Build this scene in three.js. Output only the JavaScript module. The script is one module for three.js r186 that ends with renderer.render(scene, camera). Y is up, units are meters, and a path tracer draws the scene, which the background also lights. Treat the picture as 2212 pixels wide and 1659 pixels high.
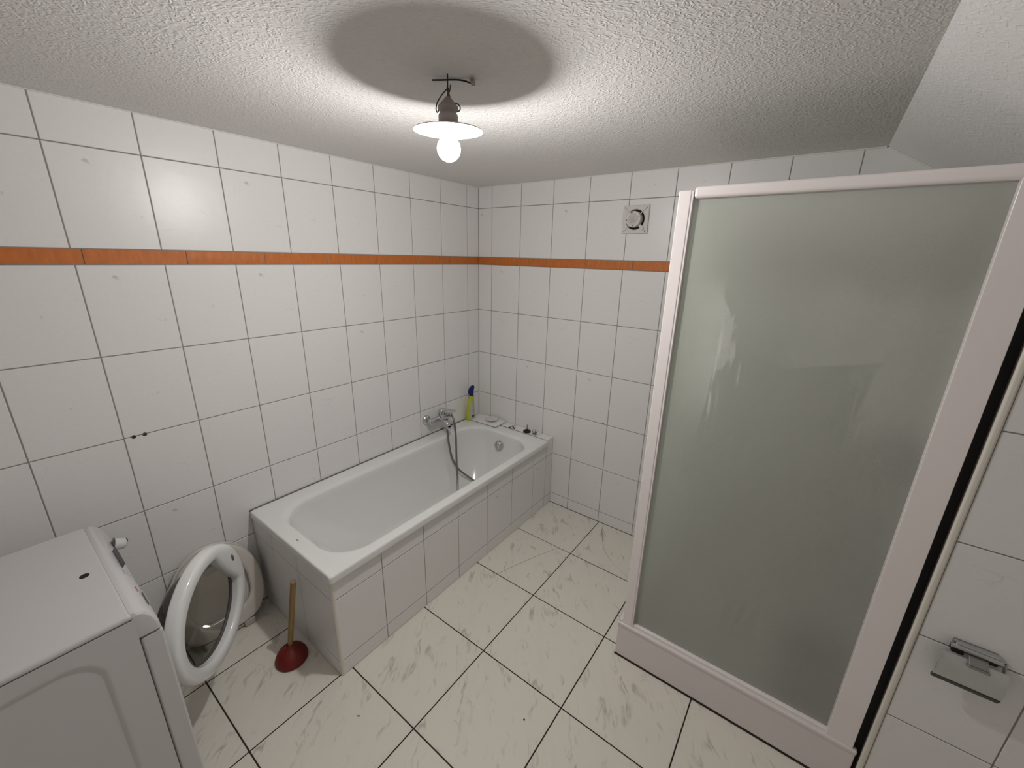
import * as THREE from 'three';
import { mergeGeometries, mergeVertices, toCreasedNormals } from 'three/addons/utils/BufferGeometryUtils.js';
import { RoundedBoxGeometry } from 'three/addons/geometries/RoundedBoxGeometry.js';
import { ImprovedNoise } from 'three/addons/math/ImprovedNoise.js';

// ------------------------------------------------------------------ camera, light level
const scene = new THREE.Scene();
const camera = new THREE.PerspectiveCamera(86.31, 2212 / 1659, 0.05, 30);
camera.rotation.order = 'YXZ';
camera.position.set(2.0976, 1.7934, 2.4023);
camera.rotation.set(-0.30120, 0.63327, 0.02372);
scene.add(camera);
const renderer = new THREE.WebGLRenderer({ antialias: true });
renderer.toneMapping = THREE.LinearToneMapping;
renderer.toneMappingExposure = 0.885;
renderer.shadowMap.enabled = true;
scene.background = new THREE.Color(0x000000);
const LAMP = { x: 1.161, y: 2.082, z: 1.458 };
const lampLight = new THREE.PointLight(new THREE.Color(1.0, 0.978, 0.948), 1.75, 0, 2);
lampLight.position.set(LAMP.x, LAMP.y, LAMP.z);
lampLight.castShadow = true; lampLight.shadow.radius = 1.4;
scene.add(lampLight);
// the lower half of the bulb sends out more than its neck: a second, wide light at the same place
const lampDown = new THREE.SpotLight(new THREE.Color(1.0, 0.978, 0.948), 0.9, 0, 1.5, 1, 2);
lampDown.position.set(LAMP.x, LAMP.y - 0.004, LAMP.z); lampDown.target.position.set(LAMP.x, 0, LAMP.z);
lampDown.castShadow = true; lampDown.shadow.radius = 1.4;
scene.add(lampDown, lampDown.target);

// ------------------------------------------------------------------ helpers
let seed = 7;
const rnd = () => { seed = (seed * 1664525 + 1013904223) >>> 0; return seed / 4294967296; };
const noise = new ImprovedNoise();
const fbm = (x, y, z, o = 4) => { let s = 0, a = 0.5, f = 1; for (let i = 0; i < o; i++) { s += a * noise.noise(x * f, y * f, z + i * 7.3); a *= 0.5; f *= 2.03; } return s; };
const sstep = (a, b, x) => { const t = Math.min(1, Math.max(0, (x - a) / (b - a))); return t * t * (3 - 2 * t); };
const taken = {};
function numbered(n) { const k = taken[n] = (taken[n] ?? -1) + 1; return k ? `${n}_${String(k).padStart(3, '0')}` : n; }
function shadows(o) { o.castShadow = true; o.receiveShadow = true; return o; }
function tag(o, label, category, group, kind) {
  if (label) o.userData.label = label; if (category) o.userData.category = category;
  if (group) o.userData.group = group; if (kind) o.userData.kind = kind; return o;
}
function thing(name, label, category, p = [0, 0, 0], turn = 0, group) {
  const o = new THREE.Group(); o.name = numbered(name); o.position.set(...p); o.rotation.y = turn; scene.add(o);
  return tag(o, label, category, group);
}
function structure(name, label) { const o = new THREE.Group(); o.name = name; scene.add(o); return tag(o, label, name.split('_')[0], null, 'structure'); }
function part(name, geo, mat, parent, p, r) {
  const m = shadows(new THREE.Mesh(Array.isArray(geo) ? merge(geo) : geo, mat)); m.name = name;
  if (p) m.position.set(...p); if (r) m.rotation.set(...r);
  parent.add(m); return m;
}
function merge(list) {
  list = list.map((g) => { g = g.index ? g.toNonIndexed() : g; for (const k of Object.keys(g.attributes)) if (!['position', 'normal', 'uv'].includes(k)) g.deleteAttribute(k); return g; });
  return mergeGeometries(list);
}
const box = (w, h, d, x = 0, y = 0, z = 0) => new THREE.BoxGeometry(w, h, d).translate(x, y, z);
const rbox = (w, h, d, r, x = 0, y = 0, z = 0, s = 3) => new RoundedBoxGeometry(w, h, d, s, r).translate(x, y, z);
const box2 = (x0, x1, y0, y1, z0, z1, r = 0) => r ? rbox(x1 - x0, y1 - y0, z1 - z0, r, (x0 + x1) / 2, (y0 + y1) / 2, (z0 + z1) / 2) : box(x1 - x0, y1 - y0, z1 - z0, (x0 + x1) / 2, (y0 + y1) / 2, (z0 + z1) / 2);
const cyl = (r1, r2, h, n = 32) => new THREE.CylinderGeometry(r1, r2, h, n);
const lathe = (pts, n = 48) => new THREE.LatheGeometry(pts.map((p) => new THREE.Vector2(...p)), n);
const tube = (pts, r, n = 48, k = 10, closed = false) => new THREE.TubeGeometry(new THREE.CatmullRomCurve3(pts.map((p) => new THREE.Vector3(...p)), closed), n, r, k, closed);
function worldUV(g) { // uv in metres from the axis each face looks along
  g = g.index ? g.toNonIndexed() : g; const p = g.attributes.position, n = g.attributes.normal, uv = new Float32Array(p.count * 2);
  for (let i = 0; i < p.count; i++) {
    const ax = Math.abs(n.getX(i)), ay = Math.abs(n.getY(i)), az = Math.abs(n.getZ(i));
    const [u, v] = ay >= ax && ay >= az ? [p.getX(i), p.getZ(i)] : ax >= az ? [p.getZ(i), p.getY(i)] : [p.getX(i), p.getY(i)];
    uv[2 * i] = u; uv[2 * i + 1] = v;
  }
  g.setAttribute('uv', new THREE.BufferAttribute(uv, 2)); return g;
}
function gridMesh(nu, nv, f, closeU = false) { // indexed smooth surface
  const pos = [], uv = [], idx = [];
  for (let j = 0; j <= nv; j++) for (let i = 0; i < (closeU ? nu : nu + 1); i++) { pos.push(...f(i / nu, j / nv)); uv.push(i / nu, j / nv); }
  const W = closeU ? nu : nu + 1;
  for (let j = 0; j < nv; j++) for (let i = 0; i < nu; i++) { const a = j * W + i, b = j * W + (i + 1) % W, c = a + W, d = b + W; idx.push(a, b, c, b, d, c); }
  const g = new THREE.BufferGeometry(); g.setAttribute('position', new THREE.Float32BufferAttribute(pos, 3)); g.setAttribute('uv', new THREE.Float32BufferAttribute(uv, 2)); g.setIndex(idx); g.computeVertexNormals(); return g;
}
function dataTex(n, m, f, srgb) {
  const d = new Uint8Array(n * m * 4);
  for (let j = 0; j < m; j++) for (let i = 0; i < n; i++) { const c = f(i / n, j / m, i, j), k = 4 * (j * n + i); d[k] = Math.min(255, Math.max(0, c[0] * 255)); d[k + 1] = Math.min(255, Math.max(0, c[1] * 255)); d[k + 2] = Math.min(255, Math.max(0, c[2] * 255)); d[k + 3] = 255; }
  const t = new THREE.DataTexture(d, n, m, THREE.RGBAFormat); t.wrapS = t.wrapT = THREE.RepeatWrapping; t.magFilter = THREE.LinearFilter; t.minFilter = THREE.LinearFilter; t.needsUpdate = true;
  if (srgb) t.colorSpace = THREE.SRGBColorSpace; return t;
}
const std = (o) => new THREE.MeshStandardMaterial(o);
const phys = (o) => new THREE.MeshPhysicalMaterial(o);

// ------------------------------------------------------------------ textures and materials
const wallTex = dataTex(1024, 1024, (u, v) => { // white glaze with faint grey wisps, 1 m square
  const x = u * 9, y = v * 9;
  const w = fbm(x + 2 * fbm(x * 0.7, y * 0.7, 3, 3), y * 1.5, 1, 4);
  const ridge = Math.pow(Math.max(0, 1 - Math.abs(w) * 16), 2), where = sstep(0.12, 0.4, fbm(x * 0.9, y * 0.9, 9, 2));
  const spot = sstep(0.33, 0.46, fbm(x * 2.6, y * 2.6, 21, 3)) * sstep(0.05, 0.3, fbm(x * 0.5, y * 0.5, 4, 2));
  const k = 1 - 0.07 * ridge * where - 0.15 * spot + 0.012 * fbm(x * 8, y * 8, 2, 2);
  return [0.93 * k, 0.922 * k, 0.915 * (k + 0.004)];
}, true);
const wallBump = dataTex(512, 512, (u, v) => { const c = 0.5 + 0.5 * fbm(u * 14, v * 14, 5, 3); return [c, c, c]; });
const VX = 0.59, VZ = 0.81; // the direction the marbling runs along on the floor
const floorTex = dataTex(2048, 2048, (u, v) => { // 1.7 m square
  const X = u * 1.7, Z = v * 1.7, a = (X * VX - Z * VZ) , b = (X * VZ + Z * VX);
  const wx = 0.5 * fbm(a * 9, b * 9, 31, 3), s = b * 15 + wx * 1.0, t = a * 2.3;
  const n1 = fbm(s, t, 2, 4), n2 = fbm(s * 1.7 + 9, t * 2.2, 12, 4);
  const r1 = Math.pow(Math.max(0, 1 - Math.abs(n1) * 13), 1.3) * sstep(0.02, 0.3, fbm(b * 13 + 3, a * 8, 41, 3));
  const r2 = Math.pow(Math.max(0, 1 - Math.abs(n2) * 17), 1.6) * sstep(0.06, 0.3, fbm(b * 12 - 3, a * 7, 51, 3));
  const cloud = sstep(0.0, 0.45, n1) * 0.05;
  const k = Math.min(0.24, 0.19 * r1 + 0.13 * r2 + cloud * 0.3);
  const g = 0.006 * fbm(X * 60, Z * 60, 1, 2);
  return [0.905 * (1 - k * 0.97) + g, 0.89 * (1 - k) + g, 0.85 * (1 - k * 1.02) + g];
}, true);
// roughcast: short trowelled strokes piled at random, wrapping at the edges of a 1.6 m square
const N = 2048, hgt = new Float32Array(N * N);
for (let k = 0; k < 52000; k++) {
  const cx = rnd() * N, cy = rnd() * N, lon = 3.5 + rnd() * 8, lat = 1.9 + rnd() * 2.2, a = (rnd() < 0.7 ? -0.75 : 0.7) + (rnd() - 0.5) * 1.3, h = (0.35 + 0.65 * rnd()) * (rnd() < 0.22 ? -0.7 : 1), R = Math.ceil(lon);
  const ca = Math.cos(a), sa = Math.sin(a);
  for (let dy = -R; dy <= R; dy++) for (let dx = -R; dx <= R; dx++) {
    const p = (dx * ca + dy * sa) / lon, q = (-dx * sa + dy * ca) / lat, e = 1 - p * p - q * q;
    if (e > 0) { const ix = (Math.floor(cx + dx) + N) % N, iy = (Math.floor(cy + dy) + N) % N, i = iy * N + ix; hgt[i] = h > 0 ? Math.max(hgt[i], h * Math.sqrt(e)) : hgt[i] + 0.5 * h * e; }
  }
}
const roughTex = dataTex(N, N, (u, v, i, j) => { const c = 0.3 + 0.62 * hgt[j * N + i] + 0.05 * (((i * 7919 + j * 104729) % 97) / 97); return [c, c, c]; });
roughTex.repeat.set(1 / 1.6, 1 / 1.6);

const M = {
  wallTile: std({ map: wallTex, bumpMap: wallBump, bumpScale: 0.0008, roughness: 0.34 }),
  grout: std({ color: 0x989088, roughness: 0.95 }),
  floorTile: std({ map: floorTex, roughness: 0.42 }),
  floorGrout: std({ color: 0x2f2622, roughness: 0.95 }),
  plaster: std({ color: 0xe9e6e4, roughness: 0.95, bumpMap: roughTex, bumpScale: 0.0019 }),
  plasterFine: std({ color: 0xf3f0f1, roughness: 0.95, bumpMap: roughTex, bumpScale: 0.0012 }),
  caulk: std({ color: 0xebe8e5, roughness: 0.6 }),
  enamel: phys({ color: 0xeaeae9, roughness: 0.16, clearcoat: 0.4, clearcoatRoughness: 0.08 }),
  chrome: std({ color: 0xc9cbcc, metalness: 1, roughness: 0.13 }),
  dullChrome: std({ color: 0xa3a5a4, metalness: 1, roughness: 0.3 }),
  hose: std({ color: 0x8a8a88, metalness: 1, roughness: 0.34 }),
  white: phys({ color: 0xd2d0d1, roughness: 0.36, clearcoat: 0.25, clearcoatRoughness: 0.2 }),
  whiteGloss: phys({ color: 0xe6e6e7, roughness: 0.2, clearcoat: 0.6, clearcoatRoughness: 0.1 }),
  frame: phys({ color: 0xf5edec, roughness: 0.24, clearcoat: 0.4, clearcoatRoughness: 0.12 }),
  tray: phys({ color: 0xe6dfdd, roughness: 0.28, clearcoat: 0.3, clearcoatRoughness: 0.15 }),
  cream: std({ color: 0xe3ded3, roughness: 0.45 }),
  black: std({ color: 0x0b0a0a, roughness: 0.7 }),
  dark: std({ color: 0x1a1817, roughness: 0.6 }),
};
const orangeTex = dataTex(512, 128, (u, v) => { const c = 1 + 0.16 * fbm(u * 40, v * 10, 3, 3); return [0.765 * c, 0.43 * c, 0.175 * c]; }, true);
M.orange = std({ map: orangeTex, roughness: 0.55 });
M.orangeCombed = std({ map: orangeTex, roughness: 0.55, bumpMap: dataTex(64, 256, (u, v) => { const c = 0.5 + 0.5 * Math.sin(v * 2 * Math.PI * 9); return [c, c, c]; }), bumpScale: 0.0015 });

// ------------------------------------------------------------------ tiles: one bevelled piece each, drawn in the wall's own plane (x right, y up, z out)
const clip = (poly, a, b, c) => { // keep a*x + b*y <= c
  const out = [];
  poly.forEach((p, i) => { const q = poly[(i + 1) % poly.length], d = a * p[0] + b * p[1] - c, e = a * q[0] + b * q[1] - c; if (d <= 0) out.push(p); if (d * e < 0) { const t = d / (d - e); out.push([p[0] + t * (q[0] - p[0]), p[1] + t * (q[1] - p[1])]); } });
  return out;
};
const inset = (poly, d) => poly.map((p, i) => { // convex, counter-clockwise
  const a = poly[(i + poly.length - 1) % poly.length], b = poly[(i + 1) % poly.length];
  const e1 = [p[0] - a[0], p[1] - a[1]], e2 = [b[0] - p[0], b[1] - p[1]], l1 = Math.hypot(...e1), l2 = Math.hypot(...e2);
  const n1 = [-e1[1] / l1, e1[0] / l1], n2 = [-e2[1] / l2, e2[0] / l2], k = d / Math.max(0.2, 1 + n1[0] * n2[0] + n1[1] * n2[1]);
  return [p[0] + k * (n1[0] + n2[0]), p[1] + k * (n1[1] + n2[1])];
});
const tileCache = new Map();
function tileGeo(poly, t, ch, uvScale, ou, ov, flip) {
  const key = [poly.map((p) => p.map((c) => c.toFixed(4))), t, ch, uvScale, ou, ov, flip].join('|');
  if (tileCache.has(key)) return tileCache.get(key);
  const top = inset(poly, ch), pos = [], uv = [], n = poly.length;
  const put = (x, y, z) => { pos.push(x, y, z); uv.push((flip ? -x : x) * uvScale + ou, (flip ? -y : y) * uvScale + ov); };
  const tri = (a, b, c) => { put(...a); put(...b); put(...c); };
  for (let i = 1; i < n - 1; i++) tri([...top[0], t], [...top[i], t], [...top[i + 1], t]);
  for (let i = 0; i < n; i++) {
    const j = (i + 1) % n, A = poly[i], B = poly[j], C = top[i], D = top[j];
    tri([...A, 0], [...B, 0], [...B, t - ch]); tri([...A, 0], [...B, t - ch], [...A, t - ch]);
    tri([...A, t - ch], [...B, t - ch], [...D, t]); tri([...A, t - ch], [...D, t], [...C, t]);
  }
  const g = new THREE.BufferGeometry(); g.setAttribute('position', new THREE.Float32BufferAttribute(pos, 3)); g.setAttribute('uv', new THREE.Float32BufferAttribute(uv, 2)); g.computeVertexNormals();
  tileCache.set(key, g); return g;
}
let variant = 0;
const W = { t: 0.006, ch: 0.0012, joint: 0.0038, mat: M.wallTile, uv: 1, name: 'tile', vary: 6 };
function layTile(parent, poly, o = W) {
  if (poly.length < 3) return;
  const q = inset(poly, o.joint / 2), xs = q.map((p) => p[0]), ys = q.map((p) => p[1]);
  const cx = (Math.min(...xs) + Math.max(...xs)) / 2, cy = (Math.min(...ys) + Math.max(...ys)) / 2;
  if (Math.max(...xs) - Math.min(...xs) < 0.006 || Math.max(...ys) - Math.min(...ys) < 0.006) return;
  variant = (variant * 5 + 3 + Math.floor(rnd() * 3)) % 96; const k = variant % o.vary;
  const g = tileGeo(q.map((p) => [p[0] - cx, p[1] - cy]), o.t, o.ch, o.uv, o.world ? cx * o.uv : 0.17 + 0.31 * k, o.world ? cy * o.uv : 0.11 + 0.23 * k, !o.world && k % 2 === 1);
  return part(o.name, g, o.mat, parent, [cx, cy, (o.z ?? 0) + (o.lift ? o.lift() : 0)]);
}
const rect = (x0, x1, y0, y1) => [[x0, y0], [x1, y0], [x1, y1], [x0, y1]];

// rows and columns measured on the photograph's joints
const H = 2.2553, ROW = 0.33024, Y6 = 0.0814, BAND0 = Y6 + 5 * ROW, BAND1 = BAND0 + 0.0538;
const rows = [[0, Y6], ...[0, 1, 2, 3, 4].map((k) => [Y6 + k * ROW, Y6 + (k + 1) * ROW]), [BAND1, BAND1 + ROW], [BAND1 + ROW, H]];
const A0 = 0.1218, B0 = 0.1237, COL = 0.25;
const RX = 3.3, RZ = 3.4, SLX = 2.1955, SLOPE = 0.602; // the ceiling falls to the right of SLX
const slopeC = H + SLOPE * SLX;                          // y + SLOPE*x <= slopeC
const cols = (a, end) => { const c = [0, a]; while (c[c.length - 1] < end) c.push(Math.min(end, c[c.length - 1] + COL)); return c; };
const TH = 0.006;                                       // tile faces stand on the wall planes; the bedding lies behind

// left wall: plane x = 0, own x axis runs towards -z
const wallLeft = structure('wall_left', 'white tiled wall behind the bathtub with an orange border strip');
wallLeft.rotation.y = Math.PI / 2; wallLeft.position.set(-TH, 0, 0);
part('grout_bed', box2(-RZ, 0.1, -0.1, H + 0.12, -0.1, TH - 0.0016), M.grout, wallLeft);
{
  const c = cols(A0, RZ);
  for (const [y0, y1] of rows) for (let i = 0; i < c.length - 1; i++) {
    let p = rect(-c[i + 1], -c[i], y0, y1);
    if (c[i + 1] < 1.76) { p = clip(p, 0, -1, -0.5); }
    layTile(wallLeft, p);
  }
  const b = [0, 0.303, 0.598, 0.896, 1.197, 1.498, 1.797, 2.097, 2.397, 2.697, 2.997, 3.297, RZ];
  for (let i = 0; i < b.length - 1; i++) layTile(wallLeft, rect(-b[i + 1], -b[i], BAND0, BAND1), { ...W, joint: 0.003, t: 0.0075, mat: i === 5 ? M.orangeCombed : M.orange, name: 'border_tile', uv: 1.7 });
}
// back wall: plane z = 0
const wallBack = structure('wall_back', 'white tiled end wall with the fan and the orange border strip');
wallBack.position.set(0, 0, -TH);
part('grout_bed', box2(-0.1, RX + 0.1, -0.1, H + 0.12, -0.1, TH - 0.0016), M.grout, wallBack);
{
  const c = cols(B0, 2.6);
  for (const [y0, y1] of rows) for (let i = 0; i < c.length - 1; i++) {
    let p = rect(c[i], c[i + 1], y0, y1);
    if (c[i + 1] < 0.65) p = clip(p, 0, -1, -0.53);
    layTile(wallBack, clip(p, SLOPE, 1, slopeC - 0.004));
  }
  const b = [0, 0.284, 0.584, 0.883, 1.183, 1.483, 1.783, 2.083, 2.383, 2.6];
  for (let i = 0; i < b.length - 1; i++) layTile(wallBack, rect(b[i], b[i + 1], BAND0, BAND1), { ...W, joint: 0.003, t: 0.0075, mat: M.orange, name: 'border_tile', uv: 1.7 });
}
// short wall beside the shower: front face on z = 0.9
const WX = 2.511, WZ = 0.9, SZ0 = 0.89;
const wallRight = structure('wall_right', 'short tiled wall beside the shower carrying the paper holder');
part('grout_bed', box2(WX + 0.002, RX + 0.1, -0.1, H, 0, WZ - TH + TH - 0.0016), M.grout, wallRight);
{
  const c = [2.5255, 2.7615, 3.0115, 3.2615, RX];
  for (const [y0, y1] of rows) for (let i = 0; i < c.length - 1; i++) layTile(wallRight, clip(rect(c[i], c[i + 1], y0, y1), SLOPE, 1, slopeC - 0.004), { ...W, z: WZ - TH });
  for (let i = 0; i < c.length - 1; i++) layTile(wallRight, clip(rect(c[i], c[i + 1], BAND0, BAND1), SLOPE, 1, slopeC - 0.004), { ...W, z: WZ - TH, mat: M.orange, name: 'border_tile', uv: 1.7 });
  // rounded plastic edge strip on the corner
  part('edge_strip', rbox(0.0165, 2.02, 0.013, 0.0062, WX + 0.0062, 1.01, WZ - 0.0025, 5), M.cream, wallRight);
}
part('gap_shade', box2(2.4945, WX + 0.001, 0.004, 1.99, SZ0 - 0.2, SZ0 - 0.02), M.black, wallRight);  // black block fills the slot, its shade put in as colour
// walls behind the camera, outside the frame
const wallFar = structure('wall_side', 'plain white wall behind the camera on the low side');
part('wall_side_slab', box2(RX, RX + 0.1, -0.1, H, -0.1, RZ + 0.1), M.caulk, wallFar);
const wallFront = structure('wall_front', 'plain white wall behind the camera');
part('wall_front_slab', box2(-0.1, RX + 0.1, -0.1, H + 0.1, RZ, RZ + 0.1), M.caulk, wallFront);

// floor
const floor = structure('floor', 'pale marbled floor tiles with dark joints, some cracked');
floor.rotation.x = -Math.PI / 2;
part('grout_bed', box2(-0.1, RX + 0.1, -RZ - 0.1, 0.1, -0.12, -0.0016), M.floorGrout, floor);
{
  const S = 0.42516, FX = 1.1337, FZ = 0.41759;
  const F = { t: 0.006, ch: 0.0009, joint: 0.0052, mat: M.floorTile, uv: 1 / 1.7, name: 'tile', vary: 6, z: -0.006 };
  const cr1 = [[1.044, 0.418], [0.965, 0.6], [0.9, 0.77], [0.879, 0.843]], cr2 = [[1.17, -0.01], [1.198, 0.093], [1.281, 0.246], [1.367, 0.324], [1.56, 0.43]];
  for (let i = -3; i < 6; i++) for (let j = -1; j < 8; j++) {
    const x0 = Math.max(0, FX + (i - 0) * S), x1 = Math.min(RX, FX + (i + 1) * S), z0 = Math.max(0, FZ + (j - 1) * S + S * 0), z1 = Math.min(RZ, FZ + j * S);
    if (x1 <= x0 || z1 <= z0) continue;
    let p = rect(x0, x1, -z1, -z0);
    if (x1 < 0.71 && z1 < 1.74) continue;
    const split = i === -1 && j === 1 ? cr1 : i === 0 && j === 0 ? cr2 : null;
    if (!split) { layTile(floor, p, F); continue; }
    // a cracked tile lies as two pieces with the crack open between them
    const pts = split.map(([x, z]) => [Math.min(x1, Math.max(x0, x)), -Math.min(z1, Math.max(z0, z))]);
    const line = pts.map((q) => new THREE.Vector2(...q));
    const a = F.joint / 2, X0 = x0 + a, X1 = x1 - a, Ya = -z1 + a, Yb = -z0 - a;
    const cl = (v) => [Math.min(X1, Math.max(X0, v.x)), Math.min(Yb, Math.max(Ya, v.y))];
    const L = line.map(cl), g = 0.0011;
    const right = split === cr1 ? [...L.map((q) => [q[0] + g, q[1]]), [X1, Ya], [X1, Yb]] : [...L.map((q) => [q[0] + g, q[1] + g * 0.3]), [X1, Yb]];
    const left = split === cr1 ? [...L.map((q) => [q[0] - g, q[1]]), [X0, Ya], [X0, Yb]] : [...L.map((q) => [q[0] - g, q[1] - g * 0.3]), [X1, Ya], [X0, Ya], [X0, Yb]];
    for (const poly of [right, left]) {
      const sh = new THREE.Shape(poly.map((q) => new THREE.Vector2(...q)));
      const ge = new THREE.ExtrudeGeometry(sh, { depth: 0.0055, bevelEnabled: false }), u = ge.attributes.uv, pp = ge.attributes.position;
      for (let k = 0; k < u.count; k++) u.setXY(k, pp.getX(k) / 1.7 + 0.4, pp.getY(k) / 1.7 + 0.3);
      part('tile', ge, M.floorTile, floor, [0, 0, -0.006 + (poly === right ? 0.0003 : 0.0005)]);
    }
  }
}
// ceiling, flat and sloped
const ceiling = structure('ceiling', 'white roughcast ceiling with a sloped part over the shower');
part('flat_ceiling', worldUV(box2(-0.1, SLX + 0.05, H, H + 0.12, -0.1, RZ + 0.1)), M.plaster, ceiling);
{
  const s = new THREE.Shape([[SLX, H], [RX + 0.15, H - SLOPE * (RX + 0.15 - SLX)], [RX + 0.15, H - SLOPE * (RX + 0.15 - SLX) + 0.2], [SLX + 0.05, H + 0.16], [SLX + 0.02, H + 0.1]].map((q) => new THREE.Vector2(...q)));
  part('sloped_ceiling', worldUV(new THREE.ExtrudeGeometry(s, { depth: RZ + 0.2, bevelEnabled: false }).translate(0, 0, -0.1)), M.plasterFine, ceiling);
  const c = (pts) => tube(pts, 0.0045, 40, 6);
  const t1 = tag(part('trim_1', c([[0.001, H - 0.001, 0.002], [0.001, H, 1.2], [0.001, H + 0.001, 2.3], [0.001, H, RZ]]), M.caulk, scene), 'white sealant line between the left wall tiles and ceiling', 'sealant', null, 'structure');
  const t2 = tag(part('trim_2', c([[0.002, H - 0.001, 0.001], [0.7, H, 0.001], [1.5, H, 0.001], [SLX - 0.004, H - 0.002, 0.001]]), M.caulk, scene), 'white sealant line between the back wall tiles and ceiling', 'sealant', null, 'structure');
  const t3 = tag(part('trim_3', c([[SLX, H - 0.004, 0.001], [SLX + 0.3, H - 0.004 - 0.3 * SLOPE, 0.001], [2.6, H - 0.004 - (2.6 - SLX) * SLOPE, 0.001]]), M.caulk, scene), 'white sealant line under the sloped ceiling above the shower', 'sealant', null, 'structure');
}
// ------------------------------------------------------------------ tiled surround of the bathtub
const TX = 0.722, TZ = 1.745, RIM = 0.545;
const tubFront = structure('wall_tub_front', 'white tiled low wall along the open side of the bathtub');
part('grout_bed', box2(TX - 0.03, TX - 0.0016, 0, 0.512, 0.0, TZ - 0.008), M.grout, tubFront);
const tubEnd = structure('wall_tub_end', 'white tiled low wall closing the near end of the bathtub');
part('grout_bed', box2(0.004, TX - 0.031, 0, 0.512, TZ - 0.03, TZ - 0.0016), M.grout, tubEnd);
const tubLedge = structure('wall_tub_ledge', 'narrow white tiled ledge between the bathtub and the back wall');
part('ledge_block', box2(0.003, TX - 0.031, 0, RIM - 0.0016, 0.003, 0.084), M.grout, tubLedge);
{
  const fr = new THREE.Group(); fr.name = 'front_tiles'; fr.rotation.y = Math.PI / 2; fr.position.set(TX - TH, 0, 0); tubFront.add(fr);
  const R = [[0.0, 0.0795], [0.0795, 0.411], [0.411, 0.512]], C = [0.088, 0.25, 0.5, 0.75, 1.0, 1.25, 1.5, TZ - 0.008];
  for (const [a, b] of R) for (let i = 0; i < C.length - 1; i++) layTile(fr, rect(-C[i + 1], -C[i], a, b));
  for (const [a, b] of [[0.0, 0.0795], [0.0795, 0.411]]) layTile(fr, rect(-0.088, -0.001, a, b));
  const fl = new THREE.Group(); fl.name = 'ledge_front'; fl.rotation.y = Math.PI / 2; fl.position.set(TX - TH, 0, 0); tubLedge.add(fl);
  layTile(fl, rect(-0.088, -0.001, 0.411, RIM));
  part('ledge_bed', box2(TX - 0.0305, TX - 0.0016, 0.5125, RIM - 0.0016, 0.003, 0.084), M.grout, tubLedge);
  const en = new THREE.Group(); en.name = 'end_tiles'; en.position.set(0, 0, TZ - TH); tubEnd.add(en);
  const CE = [0.004, 0.2, 0.437, TX - 0.008];
  for (const [a, b] of R) for (let i = 0; i < CE.length - 1; i++) layTile(en, rect(CE[i], CE[i + 1], a, b));
  const le = new THREE.Group(); le.name = 'ledge_tiles'; le.rotation.x = -Math.PI / 2; le.position.set(0, RIM - TH, 0); tubLedge.add(le);
  const CL = [0.002, 0.125, 0.375, 0.625, TX];
  for (let i = 0; i < 4; i++) layTile(le, rect(CL[i], CL[i + 1], -0.086, -0.002), { ...W, joint: 0.003 });
  part('edge_strip', new THREE.CylinderGeometry(0.0085, 0.0085, 0.512, 20).translate(TX - 0.0075, 0.256, TZ - 0.0075), M.cream, tubFront);
  const seal = std({ color: 0x857d75, roughness: 0.8 });
  part('sealant', tube([[0.01, RIM, 0.0868], [0.4, RIM, 0.0868], [0.72, RIM - 0.001, 0.0868]], 0.0014, 12, 6), seal, tubLedge);
}
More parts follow.
